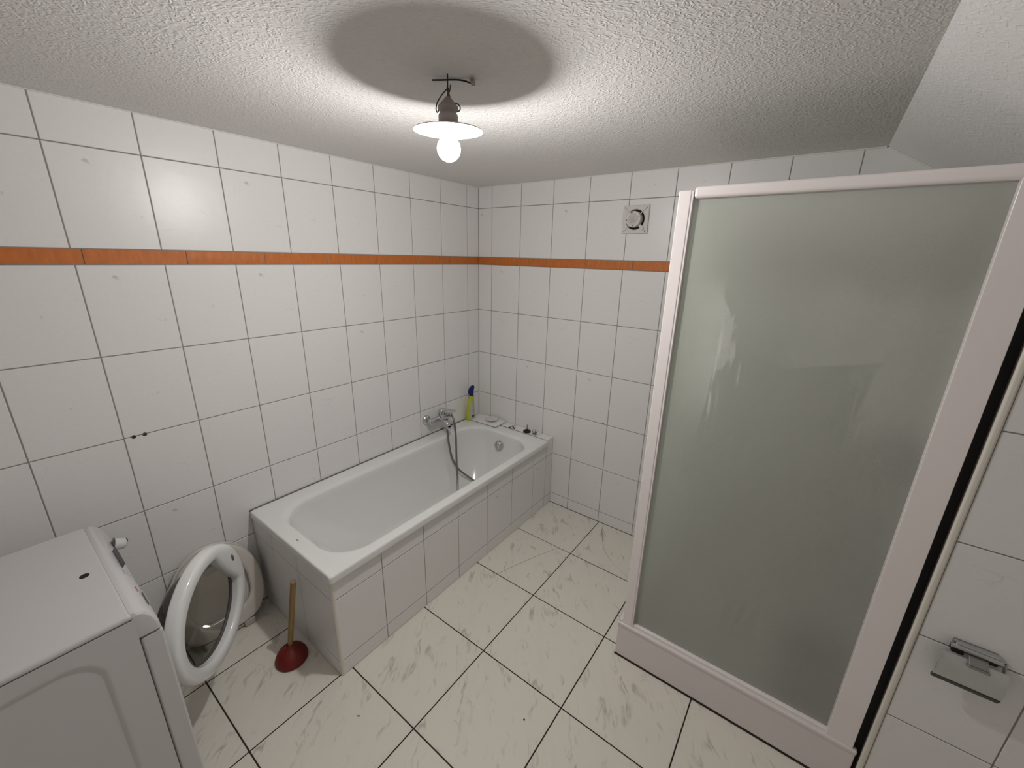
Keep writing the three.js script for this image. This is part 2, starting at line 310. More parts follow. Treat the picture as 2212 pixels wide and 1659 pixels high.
// ------------------------------------------------------------------ bathtub
const tub = thing('bathtub', 'long white enamel bathtub set in the tiled surround along the left wall', 'bathtub', [0, 0, 0]);
{
  const K = 14, E = 12, NP = 4 * (K + E);
  const rr = (x0, x1, z0, z1, r, i) => { // point i of a rounded rectangle, same parameter for all rings
    const s = Math.floor(i / (K + E)), k = i % (K + E), cx = [x1 - r, x0 + r, x0 + r, x1 - r][s], cz = [z1 - r, z1 - r, z0 + r, z0 + r][s];
    if (k <= K) { const a = (s + k / K) * Math.PI / 2; return [cx + r * Math.cos(a), cz + r * Math.sin(a)]; }
    const t = (k - K) / E, a = (s + 1) * Math.PI / 2, n = (s + 1) % 4, dx = [x1 - r, x0 + r, x0 + r, x1 - r][n], dz = [z1 - r, z1 - r, z0 + r, z0 + r][n];
    return [cx + (dx - cx) * t + r * Math.cos(a), cz + (dz - cz) * t + r * Math.sin(a)];
  };
  const T = [0.112, 0.668, 0.192, 1.668], B = [0.215, 0.57, 0.33, 1.32];
  const rings = [[0.004, 0.7375, 0.0885, 1.7525, 0.014, 0.5125], [0.0035, 0.738, 0.088, 1.753, 0.015, 0.524], [0.004, 0.7375, 0.0885, 1.7525, 0.015, 0.536], [0.0048, 0.7365, 0.0895, 1.7515, 0.0155, 0.542], [0.0085, 0.733, 0.093, 1.748, 0.018, 0.5458], [0.014, 0.727, 0.099, 1.742, 0.024, 0.5462], [0.03, 0.716, 0.112, 1.73, 0.05, 0.5462],
    [0.075, 0.69, 0.165, 1.69, 0.16, 0.5455], [0.092, 0.68, 0.178, 1.68, 0.165, 0.5425], [0.103, 0.674, 0.186, 1.674, 0.165, 0.536]];
  for (let k = 0; k <= 22; k++) {
    const t = k / 22, m = T.map((a, q) => a + (B[q] - a) * (q === 3 ? Math.pow(t, 1.25) : Math.pow(t, 1.9)));
    rings.push([...m, 0.165 - 0.01 * t, 0.528 - 0.375 * Math.pow(t, 0.86)]);
  }
  for (let k = 1; k <= 7; k++) { const a = k / 7 * Math.PI / 2, d = 0.055 * Math.sin(a); rings.push([B[0] + d, B[1] - d, B[2] + d, B[3] - d, 0.155 - d * 0.9, 0.153 - 0.045 * (1 - Math.cos(a))]); }
  rings.push([0.33, 0.45, 0.45, 1.2, 0.05, 0.105]); rings.push([0.385, 0.395, 0.6, 1.0, 0.004, 0.104]);
  const g = gridMesh(NP, rings.length - 1, (u, v) => { const q = rings[Math.round(v * (rings.length - 1))], [x, z] = rr(q[0], q[1], q[2], q[3], q[4], Math.round(u * NP) % NP); return [x, q[5], z]; }, true);
  part('tub_shell', g, M.enamel, tub);
  part('sealant', tube([[0.0045, RIM + 0.001, 0.09], [0.0045, RIM + 0.001, 0.9], [0.0045, RIM + 0.001, 1.75]], 0.004, 20, 6), std({ color: 0x6e665e, roughness: 0.8 }), tub);
  const ov = part('overflow_cover', lathe([[0, 0.02], [0.012, 0.0195], [0.024, 0.016], [0.031, 0.009], [0.034, 0.002], [0.034, -0.008]]), M.chrome, tub, [0.378, 0.448, 0.213], [1.33, 0, 0]);
  part('drain', lathe([[0, 0.004], [0.018, 0.004], [0.03, 0.003], [0.034, 0]]), M.chrome, tub, [0.385, 0.106, 0.46]);
  part('maker_mark', box2(0.40, 0.42, 0.5463, 0.5467, 1.712, 1.717), std({ color: 0x8d8d8b, roughness: 0.6 }), tub);
}
// ------------------------------------------------------------------ bath mixer and hose
const mixer = thing('bath_mixer', 'chrome bath mixer tap on the left wall above the tub', 'tap', [0, 0.668, 0.497]);
{
  const zAxis = (g) => g.rotateX(Math.PI / 2), xAxis = (g) => g.rotateZ(-Math.PI / 2);
  for (const s of [-1, 1]) part('escutcheon', xAxis(lathe([[0, 0.022], [0.018, 0.022], [0.031, 0.012], [0.035, 0.002], [0.035, 0]])), M.chrome, mixer, [0.001, 0, 0.076 * s]);
  part('mixer_body', [zAxis(cyl(0.0215, 0.0215, 0.155, 32)).translate(0.052, -0.002, 0), zAxis(lathe([[0, 0.1], [0.014, 0.099], [0.0235, 0.092], [0.025, 0.075], [0.0215, 0.07]])).translate(0.052, -0.002, 0), zAxis(lathe([[0.0215, -0.07], [0.025, -0.075], [0.0235, -0.092], [0.014, -0.099], [0, -0.1]])).translate(0.052, -0.002, 0),
    xAxis(cyl(0.013, 0.013, 0.05, 20)).translate(0.028, 0, 0.076), xAxis(cyl(0.013, 0.013, 0.05, 20)).translate(0.028, 0, -0.076)], M.chrome, mixer);
  part('spout', [tube([[0.055, -0.004, 0.0], [0.09, -0.006, 0.0], [0.128, -0.016, 0.0], [0.148, -0.04, 0.0]], 0.0165, 24, 16), cyl(0.0175, 0.0175, 0.014, 24).translate(0.15, -0.045, 0)], M.chrome, mixer);
  part('cartridge_dome', lathe([[0.024, 0], [0.025, 0.03], [0.022, 0.044], [0.012, 0.05], [0, 0.051]]), M.chrome, mixer, [0.056, 0.018, -0.022], [0, 0, -0.1]);
  part('lever', [rbox(0.105, 0.011, 0.026, 0.005).translate(0.05, 0, 0)], M.chrome, mixer, [0.058, 0.066, -0.022], [0, 0.55, -0.1]);
  part('diverter_knob', [cyl(0.009, 0.009, 0.03, 20), cyl(0.0125, 0.0125, 0.012, 20).translate(0, 0.02, 0)], M.chrome, mixer, [0.1, 0.014, 0.012], [0, 0, -0.2]);
  part('hose_outlet', [cyl(0.012, 0.011, 0.05, 20), cyl(0.0135, 0.0135, 0.016, 20).translate(0, -0.03, 0)], M.chrome, mixer, [0.098, -0.03, -0.03]);
  part('handset_cradle', [xAxis(cyl(0.014, 0.019, 0.045, 24)).translate(0.075, 0.012, -0.072), rbox(0.02, 0.032, 0.026, 0.006, 0.098, 0.02, -0.072)], M.chrome, mixer);
}
const hose = tag(part('shower_hose', [tube([[0.098, 0.606, 0.466], [0.103, 0.57, 0.466], [0.125, 0.5, 0.478], [0.15, 0.41, 0.482], [0.17, 0.36, 0.48], [0.2, 0.29, 0.455], [0.24, 0.22, 0.4], [0.3, 0.155, 0.345], [0.38, 0.124, 0.33], [0.46, 0.12, 0.4], [0.5, 0.119, 0.52], [0.46, 0.118, 0.61], [0.37, 0.119, 0.62], [0.28, 0.14, 0.55], [0.215, 0.24, 0.485], [0.19, 0.34, 0.465], [0.178, 0.45, 0.455], [0.168, 0.54, 0.446], [0.15, 0.62, 0.437], [0.128, 0.672, 0.43], [0.105, 0.69, 0.425]], 0.0072, 240, 12)], M.hose, scene), 'grey metal shower hose looped from the tap down into the tub', 'hose');
// ------------------------------------------------------------------ things on the tub ledge
{
  const b = thing('spray_bottle', 'yellow cleaner bottle with a dark blue cap in the tub corner', 'bottle', [0.04, RIM + 0.001, 0.15], 0.12);
  const yellow = std({ color: 0xb9c22a, roughness: 0.4 }), blue = std({ color: 0x11166e, roughness: 0.45 });
  const prof = [[0, 0.02, 0.028], [0.008, 0.0235, 0.034], [0.05, 0.024, 0.035], [0.09, 0.0225, 0.031], [0.13, 0.0205, 0.027], [0.165, 0.0185, 0.022], [0.19, 0.0165, 0.0175], [0.204, 0.0155, 0.0155], [0.206, 0.013, 0.013]];
  const lean = (y) => 0.012 * Math.pow(y / 0.2, 1.6);
  const at = (v) => { const f = v * (prof.length - 1), i = Math.min(prof.length - 2, Math.floor(f)), t = f - i; return prof[i].map((a, k) => a + (prof[i + 1][k] - a) * t); };
  const skin = (n, f0, f1, v0, v1, o) => gridMesh(n, 32, (u, v) => { const [y, a, c] = at(v0 + (v1 - v0) * v), q = (f0 + (f1 - f0) * u) * Math.PI * 2; return [(c + o) * Math.cos(q) * 0.86 + lean(y), y, (a + o) * Math.sin(q) * 1.5]; });
  const body = part('bottle_body', skin(40, 1, 0, 0, 1, 0), yellow, b);
  const lab = dataTex(64, 128, (u, v) => { const k = (v > 0.15 && v < 0.24 && u > 0.2 && u < 0.75) ? 0.25 : v > 0.46 && v < 0.49 ? 0.62 : 0.72; return [k, k, k * 0.98]; }, true);
  part('label_sticker', skin(12, 0.14, -0.14, 0.12, 0.62, 0.0012), std({ map: lab, roughness: 0.4 }), b);
  const s = new THREE.Shape(); s.moveTo(-0.013, 0); s.lineTo(0.013, 0); s.lineTo(0.012, 0.02); s.quadraticCurveTo(0.014, 0.05, 0.021, 0.074); s.quadraticCurveTo(0.018, 0.083, 0.008, 0.08); s.quadraticCurveTo(-0.013, 0.07, -0.022, 0.038); s.lineTo(-0.024, 0.024); s.lineTo(-0.016, 0.018); s.lineTo(-0.013, 0);
  part('spray_cap', new THREE.ExtrudeGeometry(s, { depth: 0.016, bevelEnabled: true, bevelThickness: 0.005, bevelSize: 0.003, bevelSegments: 3 }).translate(0, 0, -0.008), blue, b, [0.012, 0.204, 0], [0, 0.75, 0]);
}
{
  const t = thing('loose_tile', 'loose cracked white tile lying flat on the tub corner ledge', 'tile', [0.178, RIM + 0.0052, 0.085], 0.015);
  const P = { ...W, t: 0.0075, ch: 0.0015 };
  const plate = (poly) => { const g = tileGeo(poly, 0.0075, 0.0012, 1, 0.2, 0.3, false).clone().rotateX(-Math.PI / 2); return part('tile_piece', merge([g]), M.wallTile, t); };
  plate([[-0.122, -0.072], [0.06, -0.07], [0.117, 0.03], [0.12, 0.071], [-0.125, 0.07]]);
  plate([[0.063, -0.07], [0.12, -0.068], [0.121, 0.03]]);
  part('tile_gap_shade', box2(-0.119, 0.116, -0.0046, 0.0004, -0.067, 0.067), M.dark, t);  // dark plate paints the shadow gap under the raised tile
}
{
  const d = thing('soap_dish_lid', 'round white disc lying on the loose tile', 'lid', [0.196, RIM + 0.0132, 0.072]);
  part('lid_disc', lathe([[0, 0.004], [0.03, 0.0042], [0.046, 0.0075], [0.05, 0.0085], [0.0515, 0.007], [0.05, 0.0035], [0.036, 0], [0, 0]]), std({ color: 0xe2dcd8, roughness: 0.4 }), d, [0, 0.004, 0], [0.02, 0, 0.03]);
  part('lid_foot', lathe([[0.036, 0], [0.036, 0.006], [0.034, 0.006]]), std({ color: 0x6b4a3c, roughness: 0.7 }), d);
}
{
  const c = thing('bent_clip', 'small bent brown and black clip on the ledge beside the loose tile', 'clip', [0.405, RIM + 0.001, 0.078], 0.25);
  part('brown_leg', rbox(0.034, 0.004, 0.012, 0.0015).rotateZ(0.62).translate(-0.013, 0.0125, 0), std({ color: 0x6a5138, roughness: 0.6 }), c);
  part('dark_leg', [rbox(0.03, 0.004, 0.01, 0.0015).rotateZ(-0.85).translate(0.009, 0.012, 0.002), box(0.012, 0.005, 0.012, -0.024, 0.0045, 0)], M.dark, c);
  part('pale_tab', rbox(0.022, 0.002, 0.016, 0.0008).rotateZ(0.1).translate(0.012, 0.022, -0.006), std({ color: 0xc9b3a4, roughness: 0.6 }), c);
}
{
  const s = thing('rubber_stopper', 'black round rubber stopper with a thin stem on the ledge', 'stopper', [0.527, RIM + 0.001, 0.06]);
  part('stopper_disc', lathe([[0, 0.016], [0.012, 0.016], [0.026, 0.012], [0.0285, 0.008], [0.026, 0.002], [0.02, 0], [0, 0]]), M.black, s);
  part('stem', cyl(0.0022, 0.003, 0.044, 12).translate(0, 0.036, 0), M.black, s);
}
{
  const s = thing('chrome_cap', 'small chrome cap leaning at the outer end of the ledge', 'cap', [0.596, RIM + 0.006, 0.058]);
  const g = new THREE.Group(); 
  part('cap_shell', lathe([[0.0, 0.036], [0.008, 0.0355], [0.0145, 0.031], [0.0165, 0.022], [0.0175, 0.0], [0.016, 0.0]]), M.chrome, s, [0, -0.004, 0], [0, 0, 0.3]);
  part('cap_ring', lathe([[0.0172, 0.008], [0.0184, 0.01], [0.0172, 0.012]]), M.dark, s, [0, -0.004, 0], [0, 0, 0.3]);
}
// ------------------------------------------------------------------ fixings on the walls
for (const [z, lab] of [[2.092, 'dark wall plug in a left wall joint, nearer the washing machine'], [2.058, 'dark wall plug in a left wall joint, nearer the bathtub']]) {
  const p = thing('wall_plug', lab, 'plug', [0.0003, 1.071, z], 0, 'wall plugs in the left wall joint');
  part('plug_rim', lathe([[0.0035, 0.0012], [0.006, 0.0016], [0.0078, 0.0004], [0.0078, 0]], 20).rotateZ(-Math.PI / 2), std({ color: 0x5f5a55, roughness: 0.8 }), p);
  part('plug_hole', cyl(0.0046, 0.0046, 0.001, 16).rotateZ(-Math.PI / 2).translate(0.0008, 0, 0), M.black, p);
}
tag(part('nail', [cyl(0.0018, 0.0018, 0.012, 10).rotateX(Math.PI / 2).translate(0, 0, 0.005), cyl(0.0042, 0.0042, 0.002, 12).rotateX(Math.PI / 2).translate(0, 0, 0.011)], M.dark, scene, [1.098, 0.752, -0.001]), 'small dark nail in a joint low on the back wall', 'nail');
{
  const f = thing('extractor_fan', 'square white extractor fan without its cover on the back wall', 'fan', [1.1725, 2.0085, 0]);
  const S = 0.0715, plastic = std({ color: 0xdad5d1, roughness: 0.4 });
  const sh = new THREE.Shape([[-S, -S], [S, -S], [S, S], [-S, S]].map((q) => new THREE.Vector2(...q))); const ho = new THREE.Path(); ho.absarc(0, 0, 0.0565, 0, Math.PI * 2, true); sh.holes.push(ho);
  part('fan_plate', new THREE.ExtrudeGeometry(sh, { depth: 0.006, bevelEnabled: true, bevelThickness: 0.003, bevelSize: 0.003, bevelSegments: 2, curveSegments: 40 }).translate(0, 0, 0.004), plastic, f);
  part('fan_duct', [new THREE.CylinderGeometry(0.0565, 0.0565, 0.012, 40, 1, true).rotateX(Math.PI / 2).translate(0, 0, 0.006), new THREE.CircleGeometry(0.0575, 40).translate(0, 0, 0.0015)], M.black, f);
  const names = [0.25, 0.75, 1.25];
  for (const a of names) part('arm', rbox(0.062, 0.0045, 0.008, 0.0015).translate(0.062, 0, 0.014).rotateZ(a * Math.PI), plastic, f);
  part('arm', rbox(0.046, 0.017, 0.01, 0.004).translate(0.052, 0, 0.016).rotateZ(1.75 * Math.PI), plastic, f);
  for (let k = 0; k < 4; k++) part('screw', cyl(0.0035, 0.0035, 0.003, 12).rotateX(Math.PI / 2).translate(0.086 * Math.SQRT1_2 * (k % 2 ? 1 : -1), 0.086 * Math.SQRT1_2 * (k < 2 ? 1 : -1), 0.014), M.dark, f);
  part('motor_cover', lathe([[0, 0.0], [0.033, 0.0], [0.0335, 0.0015], [0.0385, 0.002], [0.0415, 0], [0.0425, -0.004], [0.0425, -0.036]]).rotateX(Math.PI / 2).translate(0, 0, 0.044), plastic, f);
  const cv = document.createElement('canvas'); cv.width = cv.height = 128; const g = cv.getContext('2d'); g.fillStyle = '#c2c1bd'; g.fillRect(0, 0, 128, 128); g.fillStyle = '#96948f';
  [[30, 40, 60], [26, 52, 46], [62, 60, 14], [24, 70, 78], [30, 80, 60], [36, 90, 54], [28, 98, 40]].forEach(([x, y, w]) => g.fillRect(x, y, w, 3));
  const tx = new THREE.CanvasTexture(cv); tx.colorSpace = THREE.SRGBColorSpace;
  part('rating_label', new THREE.CircleGeometry(0.031, 32).translate(0, 0, 0.0446), std({ map: tx, roughness: 0.35 }), f);
  for (const a of [0.1, 0.55, 0.62, 1.05, 1.5]) part('slot', rbox(0.009, 0.0035, 0.002, 0.0009).rotateZ((a + 0.5) * Math.PI).translate(0.0355 * Math.cos(a * Math.PI), 0.0355 * Math.sin(a * Math.PI), 0.0452), M.dark, f);
}
{
  const h = thing('paper_holder', 'chrome toilet paper holder with a flap on the right wall', 'paper holder', [2.634, 0.757, WZ]);
  part('back_plate', rbox(0.09, 0.03, 0.012, 0.004, 0.002, 0.008, 0.006), M.dullChrome, h);
  part('hinge_bar', [new THREE.CylinderGeometry(0.0065, 0.0065, 0.1, 20).rotateZ(Math.PI / 2).translate(0.002, 0.012, 0.024), rbox(0.088, 0.008, 0.02, 0.003, 0.004, 0.019, 0.014)], M.chrome, h);
  part('hinge_gap_shade', [rbox(0.026, 0.018, 0.022, 0.003, -0.032, -0.002, 0.014), rbox(0.02, 0.014, 0.02, 0.003, 0.036, 0.0, 0.014)], M.dark, h);  // dark blocks paint the shade in the gap under the bar
  part('hinge_tab', [rbox(0.04, 0.004, 0.03, 0.0015).rotateX(0.5).translate(0.008, -0.006, 0.036), rbox(0.042, 0.008, 0.004, 0.0015, 0.008, -0.016, 0.0525)], M.dullChrome, h);
  const flap = (o) => gridMesh(20, 16, (u, v) => [-0.067 + 0.134 * u, -0.008 - 0.078 * v, 0.036 + o + 0.012 * v + 0.009 * Math.sin(v * Math.PI)]);
  const brushed = std({ color: 0xcdd0cf, metalness: 0.8, roughness: 0.33 });
  part('flap', [flap(0), flap(-0.002), rbox(0.135, 0.008, 0.004, 0.0015).translate(0, -0.082, 0.047), rbox(0.002, 0.07, 0.016, 0.0008, -0.0665, -0.046, 0.04)], brushed, h);
  part('flap_lip', rbox(0.135, 0.019, 0.01, 0.003).rotateX(0.5).translate(0, -0.094, 0.041), std({ color: 0x4a4b49, metalness: 0.6, roughness: 0.4 }), h);
  part('roll_bar', tube([[0.06, 0.005, 0.01], [0.063, -0.02, 0.016], [0.06, -0.04, 0.02], [-0.045, -0.042, 0.02]], 0.004, 40, 8), M.dullChrome, h);
}
// ------------------------------------------------------------------ ceiling lamp
{
  const l = thing('pendant_lamp', 'bare bulb under a flat white enamel shade hanging from the ceiling', 'lamp', [LAMP.x, H, LAMP.z]);
  const Y = (y) => y - H, por = std({ color: 0xa89f95, roughness: 0.5 }), wire = std({ color: 0x5b4f45, roughness: 0.7 });
  part('hook', [tube([[0.02, 0.002, 0.02], [0.021, -0.02, 0.021], [0.012, -0.028, 0.012], [0.0, -0.03, 0.0], [0.0, -0.021, 0.002]], 0.0018, 24, 8), tube([[-0.028, -0.008, 0.03], [-0.01, -0.0065, 0.014], [0.02, -0.004, -0.012], [0.034, -0.0045, -0.026], [0.055, -0.012, -0.034]], 0.0022, 30, 8)], M.dark, l);
  part('terminal_block', rbox(0.012, 0.007, 0.036, 0.002).rotateY(0.6), std({ color: 0x9b9186, roughness: 0.6 }), l, [0.058, -0.009, -0.038], [0, 0, 0]);
  const at = (u, y) => [u * 0.806, Y(y), -u * 0.592];
  for (const q of [[[0, 2.232], [-0.016, 2.216], [-0.03, 2.196], [-0.0335, 2.18], [-0.03, 2.173], [-0.026, 2.18]], [[0.001, 2.232], [-0.001, 2.222], [0, 2.21], [0.0, 2.203]], [[0.002, 2.232], [0.004, 2.216], [0.014, 2.199], [0.028, 2.194], [0.034, 2.186], [0.031, 2.178], [0.026, 2.176]], [[0.008, 2.24], [0.006, 2.228], [0.001, 2.215], [0.0, 2.205]]]) part('wire', tube(q.map((p) => at(...p)), 0.0017, 28, 7), wire, l);
  part('socket_top', lathe([[0, 2.213], [0.007, 2.211], [0.013, 2.204], [0.021, 2.195], [0.0285, 2.187], [0.029, 2.181], [0.0225, 2.174], [0.021, 2.17]].map(([a, b]) => [a, Y(b)]), 40), por, l);
  part('socket_ring', lathe([[0.021, 2.1725], [0.0255, 2.169], [0.0272, 2.164], [0.0272, 2.14], [0.0, 2.138]].map(([a, b]) => [a, Y(b)]), 40), std({ color: 0xb8afab, roughness: 0.5 }), l);
  const sd = part('lamp_shade', lathe([[0.0, 0.0145], [0.028, 0.0135], [0.04, 0.0105], [0.06, 0.007], [0.084, 0.003], [0.095, 0.0], [0.097, -0.0015], [0.0965, -0.003], [0.0945, -0.0022], [0.084, 0.001], [0.06, 0.005], [0.035, 0.0085], [0.0, 0.0115]], 96), std({ color: 0xefece6, roughness: 0.35 }), l, [0.012, Y(2.126), 0.012], [0.035, 0, -0.02]);
  const glow = std({ color: 0xffffff, emissive: new THREE.Color(1, 0.985, 0.955), emissiveIntensity: 3.2, roughness: 0.4 });
  part('bulb', lathe([[0.0, -0.034], [0.0095, -0.0327], [0.0195, -0.0283], [0.028, -0.0195], [0.0328, -0.009], [0.034, 0.001], [0.0315, 0.013], [0.024, 0.025], [0.015, 0.037], [0.013, 0.044], [0, 0.044]], 48), glow, l, [0, Y(2.083), 0]);
}
// ------------------------------------------------------------------ shower
const SX0 = 1.652, SX1 = 2.487, SZ = 0.89, TRAYY = 0.187;
{
  const t = thing('shower_tray', 'raised white shower tray on the floor under the frosted door', 'shower tray', [0, 0, 0]);
  const X0 = 1.634, X1 = 2.5, Z0 = 0.012, Z1 = 0.893;
  part('tray_skirt', [box2(X0, X1, 0.004, TRAYY, Z1 - 0.02, Z1, 0.006), box2(X0, X0 + 0.02, 0.004, TRAYY, Z0, Z1 - 0.01, 0.006)], M.tray, t);
  part('tray_rim', [box2(X0 - 0.002, X1 + 0.001, TRAYY - 0.012, TRAYY + 0.006, Z1 - 0.016, Z1 + 0.003, 0.005), box2(X0 - 0.002, X0 + 0.014, TRAYY - 0.012, TRAYY + 0.006, Z0, Z1, 0.005), box2(X0 + 0.01, X1, TRAYY - 0.02, TRAYY - 0.002, Z1 - 0.07, Z1 - 0.012, 0.003)], M.tray, t);
  part('tray_floor', gridMesh(30, 30, (u, v) => { const d = Math.min(u, 1 - u, v, 1 - v) * 2, y = TRAYY - 0.008 - 0.07 * sstep(0.05, 0.22, d); return [X0 + 0.012 + (X1 - X0 - 0.012) * u, y, Z1 - 0.02 - (Z1 - 0.02 - Z0) * v]; }), M.tray, t);
  part('tray_drain', lathe([[0, 0.004], [0.03, 0.004], [0.042, 0.002], [0.044, 0]]), M.dullChrome, t, [2.07, TRAYY - 0.077, 0.45]);
  part('floor_joint', box2(X0 - 0.001, X1, 0.0002, 0.0045, Z1 - 0.004, Z1 + 0.0035), M.floorGrout, t);
}
const film2 = (u, v) => { // u across 0.72 m, v up 1.79 m; limescale left by running water
  const x = 1.7 + u * 0.72, y = 0.2 + v * 1.79;
  const str = fbm(x * 90, y * 5, 3, 3), edge = 0.02 * fbm(x * 12, y * 9, 8, 3) * 3;
  const edgeX = 1.882 - 0.05 * sstep(1.55, 1.16, y) - 0.05 * sstep(1.58, 1.72, y);
  let k = 0;
  k += 0.5 * sstep(edgeX + 0.012 + edge + 0.05 * str, edgeX - 0.006 + edge + 0.05 * str, x) * sstep(1.1, 1.42, y + 0.12 * str) * sstep(1.76, 1.62, y) * sstep(1.72, 1.84, x);
  k += 0.5 * sstep(0.0, 0.2, str) * Math.exp(-Math.pow((x - (1.862 - 0.012 * (1.6 - y))) / 0.016, 2)) * sstep(1.12, 1.3, y) * sstep(1.62, 1.5, y);
  k += 0.38 * sstep(0.05, 0.25, str) * Math.exp(-Math.pow((x - 1.93 + 0.1 * (1.45 - y)) / 0.02, 2)) * sstep(1.36, 1.4, y) * sstep(1.48, 1.44, y);
  // wiped patch with a clean corner on the right
  const top = 1.487 + 0.26 * (x - 2.14), rb = 2.268 + (y - 1.5) * 0.13, wob = 0.05 * fbm(x * 14, y * 9, 14, 3);
  const inside = sstep(top + 0.004, top - 0.004, y) * sstep(rb + 0.005, rb - 0.005, x);
  const film = sstep(1.98, 2.17, x + wob + 0.03 * str) * sstep(1.79, 1.66, y + wob) * sstep(1.18, 1.42, y);
  k += 0.26 * film * (1 - inside) + 0.2 * inside * film * sstep(0.12, 0.3, str) * Math.exp(-Math.pow((x - 2.235) / 0.012, 2));
  k += 0.14 * sstep(0.1, 0.3, str) * sstep(0.1, 0.3, fbm(x * 5, y * 3, 22, 2)) + 0.08 * fbm(x * 6, y * 4, 33, 3);
  return Math.min(1, Math.max(-0.3, k));
};
const filmMap = dataTex(512, 1024, (u, v) => { const t = 0.87 - 0.6 * film2(u, v) + 0.03 * fbm(u * 60, v * 150, 6, 2); return [t, t, t]; });
const glassBump = dataTex(1024, 1024, (u, v) => { const c = 0.5 + 0.9 * fbm(u * 90, v * 90, 2, 3); return [c, c, c]; });
glassBump.repeat.set(2.4, 5.6);
M.frosted = phys({ color: 0xeaede5, transmissionMap: filmMap, transmission: 0.85, thickness: 0.004, ior: 1.45, roughness: 0.5, bumpMap: glassBump, bumpScale: 0.0005 });
M.frostedPlain = phys({ color: 0xe6ebe7, transmission: 0.9, thickness: 0, ior: 1.45, roughness: 0.95 });
{
  const s = thing('shower_enclosure', 'white framed shower screen with frosted glass in front of the back wall', 'shower', [0, 0, 0]);
  const Y0 = TRAYY + 0.0, Y1 = 2.0135;
  part('post', [rbox(0.041, Y1 - Y0, 0.034, 0.004, SX0 + 0.0205, (Y0 + Y1) / 2, SZ - 0.018), rbox(0.012, Y1 - Y0 - 0.004, 0.026, 0.001, SX0 + 0.041, (Y0 + Y1) / 2, SZ - 0.0165)], M.frame, s);
  part('top_rail', [rbox(SX1 - SX0 - 0.05, 0.036, 0.036, 0.011, (SX0 + SX1) / 2 + 0.024, Y1 - 0.008, SZ - 0.016)], M.frame, s);
  part('bottom_rail', rbox(SX1 - SX0 - 0.05, 0.018, 0.026, 0.004, (SX0 + SX1) / 2 + 0.02, Y0 + 0.011, SZ - 0.02), M.frame, s);
  part('wide_stile', [rbox(0.076, Y1 - Y0 + 0.01, 0.026, 0.0018, 2.449, (Y0 + Y1) / 2, SZ - 0.013)], M.frame, s);
  part('glass_panel', box2(SX0 + 0.04, 2.42, Y0 + 0.012, Y1 - 0.012, SZ - 0.026, SZ - 0.021), M.frosted, s);
  part('side_rail', [rbox(0.03, 0.03, 0.85, 0.006, SX0 + 0.018, Y1 - 0.015, 0.44), rbox(0.03, 0.025, 0.85, 0.006, SX0 + 0.018, Y0 + 0.014, 0.44), rbox(0.03, Y1 - Y0, 0.03, 0.006, SX0 + 0.018, (Y0 + Y1) / 2, 0.022)], M.frame, s);
  part('side_glass', box2(SX0 + 0.015, SX0 + 0.02, Y0 + 0.01, Y1 - 0.01, 0.03, SZ - 0.03), M.frostedPlain, s);
  part('gap_edge_shade', box2(SX1 - 0.002, SX1 + 0.004, Y0 + 0.01, Y1 - 0.01, SZ - 0.05, SZ - 0.006), M.black, s);  // black strip on the stile edge paints the shade of the slot
}
{
  const dk = std({ color: 0x2b2b2a, metalness: 0.4, roughness: 0.4 });
  const m = thing('shower_mixer', 'dark blurred shower mixer on the side wall behind the frosted glass, halfway up', 'tap', [WX - 0.022, 1.19, 0.62]);
  part('mixer_bar', new THREE.CylinderGeometry(0.034, 0.034, 0.2, 24).rotateX(Math.PI / 2).translate(-0.06, 0, 0), dk, m);
  for (const z of [-0.07, 0.07]) part('escutcheon', cyl(0.04, 0.04, 0.03, 24).rotateZ(Math.PI / 2).translate(-0.015, 0, z), dk, m);
  part('lever', rbox(0.13, 0.03, 0.045, 0.01).rotateZ(0.25).translate(-0.13, 0.045, 0), dk, m);
  const b = thing('bucket', 'added dark bucket standing in the tray behind the frosted glass, lower right', 'bucket', [2.335, TRAYY - 0.077, 0.69]);  // invented vessel, put in to make the dark blur behind the glass
  part('blob_body', lathe([[0, 0.004], [0.088, 0.004], [0.094, 0.012], [0.115, 0.25], [0.12, 0.256], [0.117, 0.262], [0.11, 0.25], [0.089, 0.016], [0, 0.012]], 40), std({ color: 0x2c2d2c, roughness: 0.6 }), b);
  part('blob_handle', tube([[-0.118, 0.245, 0], [-0.1, 0.3, 0.04], [0, 0.345, 0.06], [0.1, 0.3, 0.04], [0.118, 0.245, 0]], 0.004, 30, 8), M.dark, b);
}
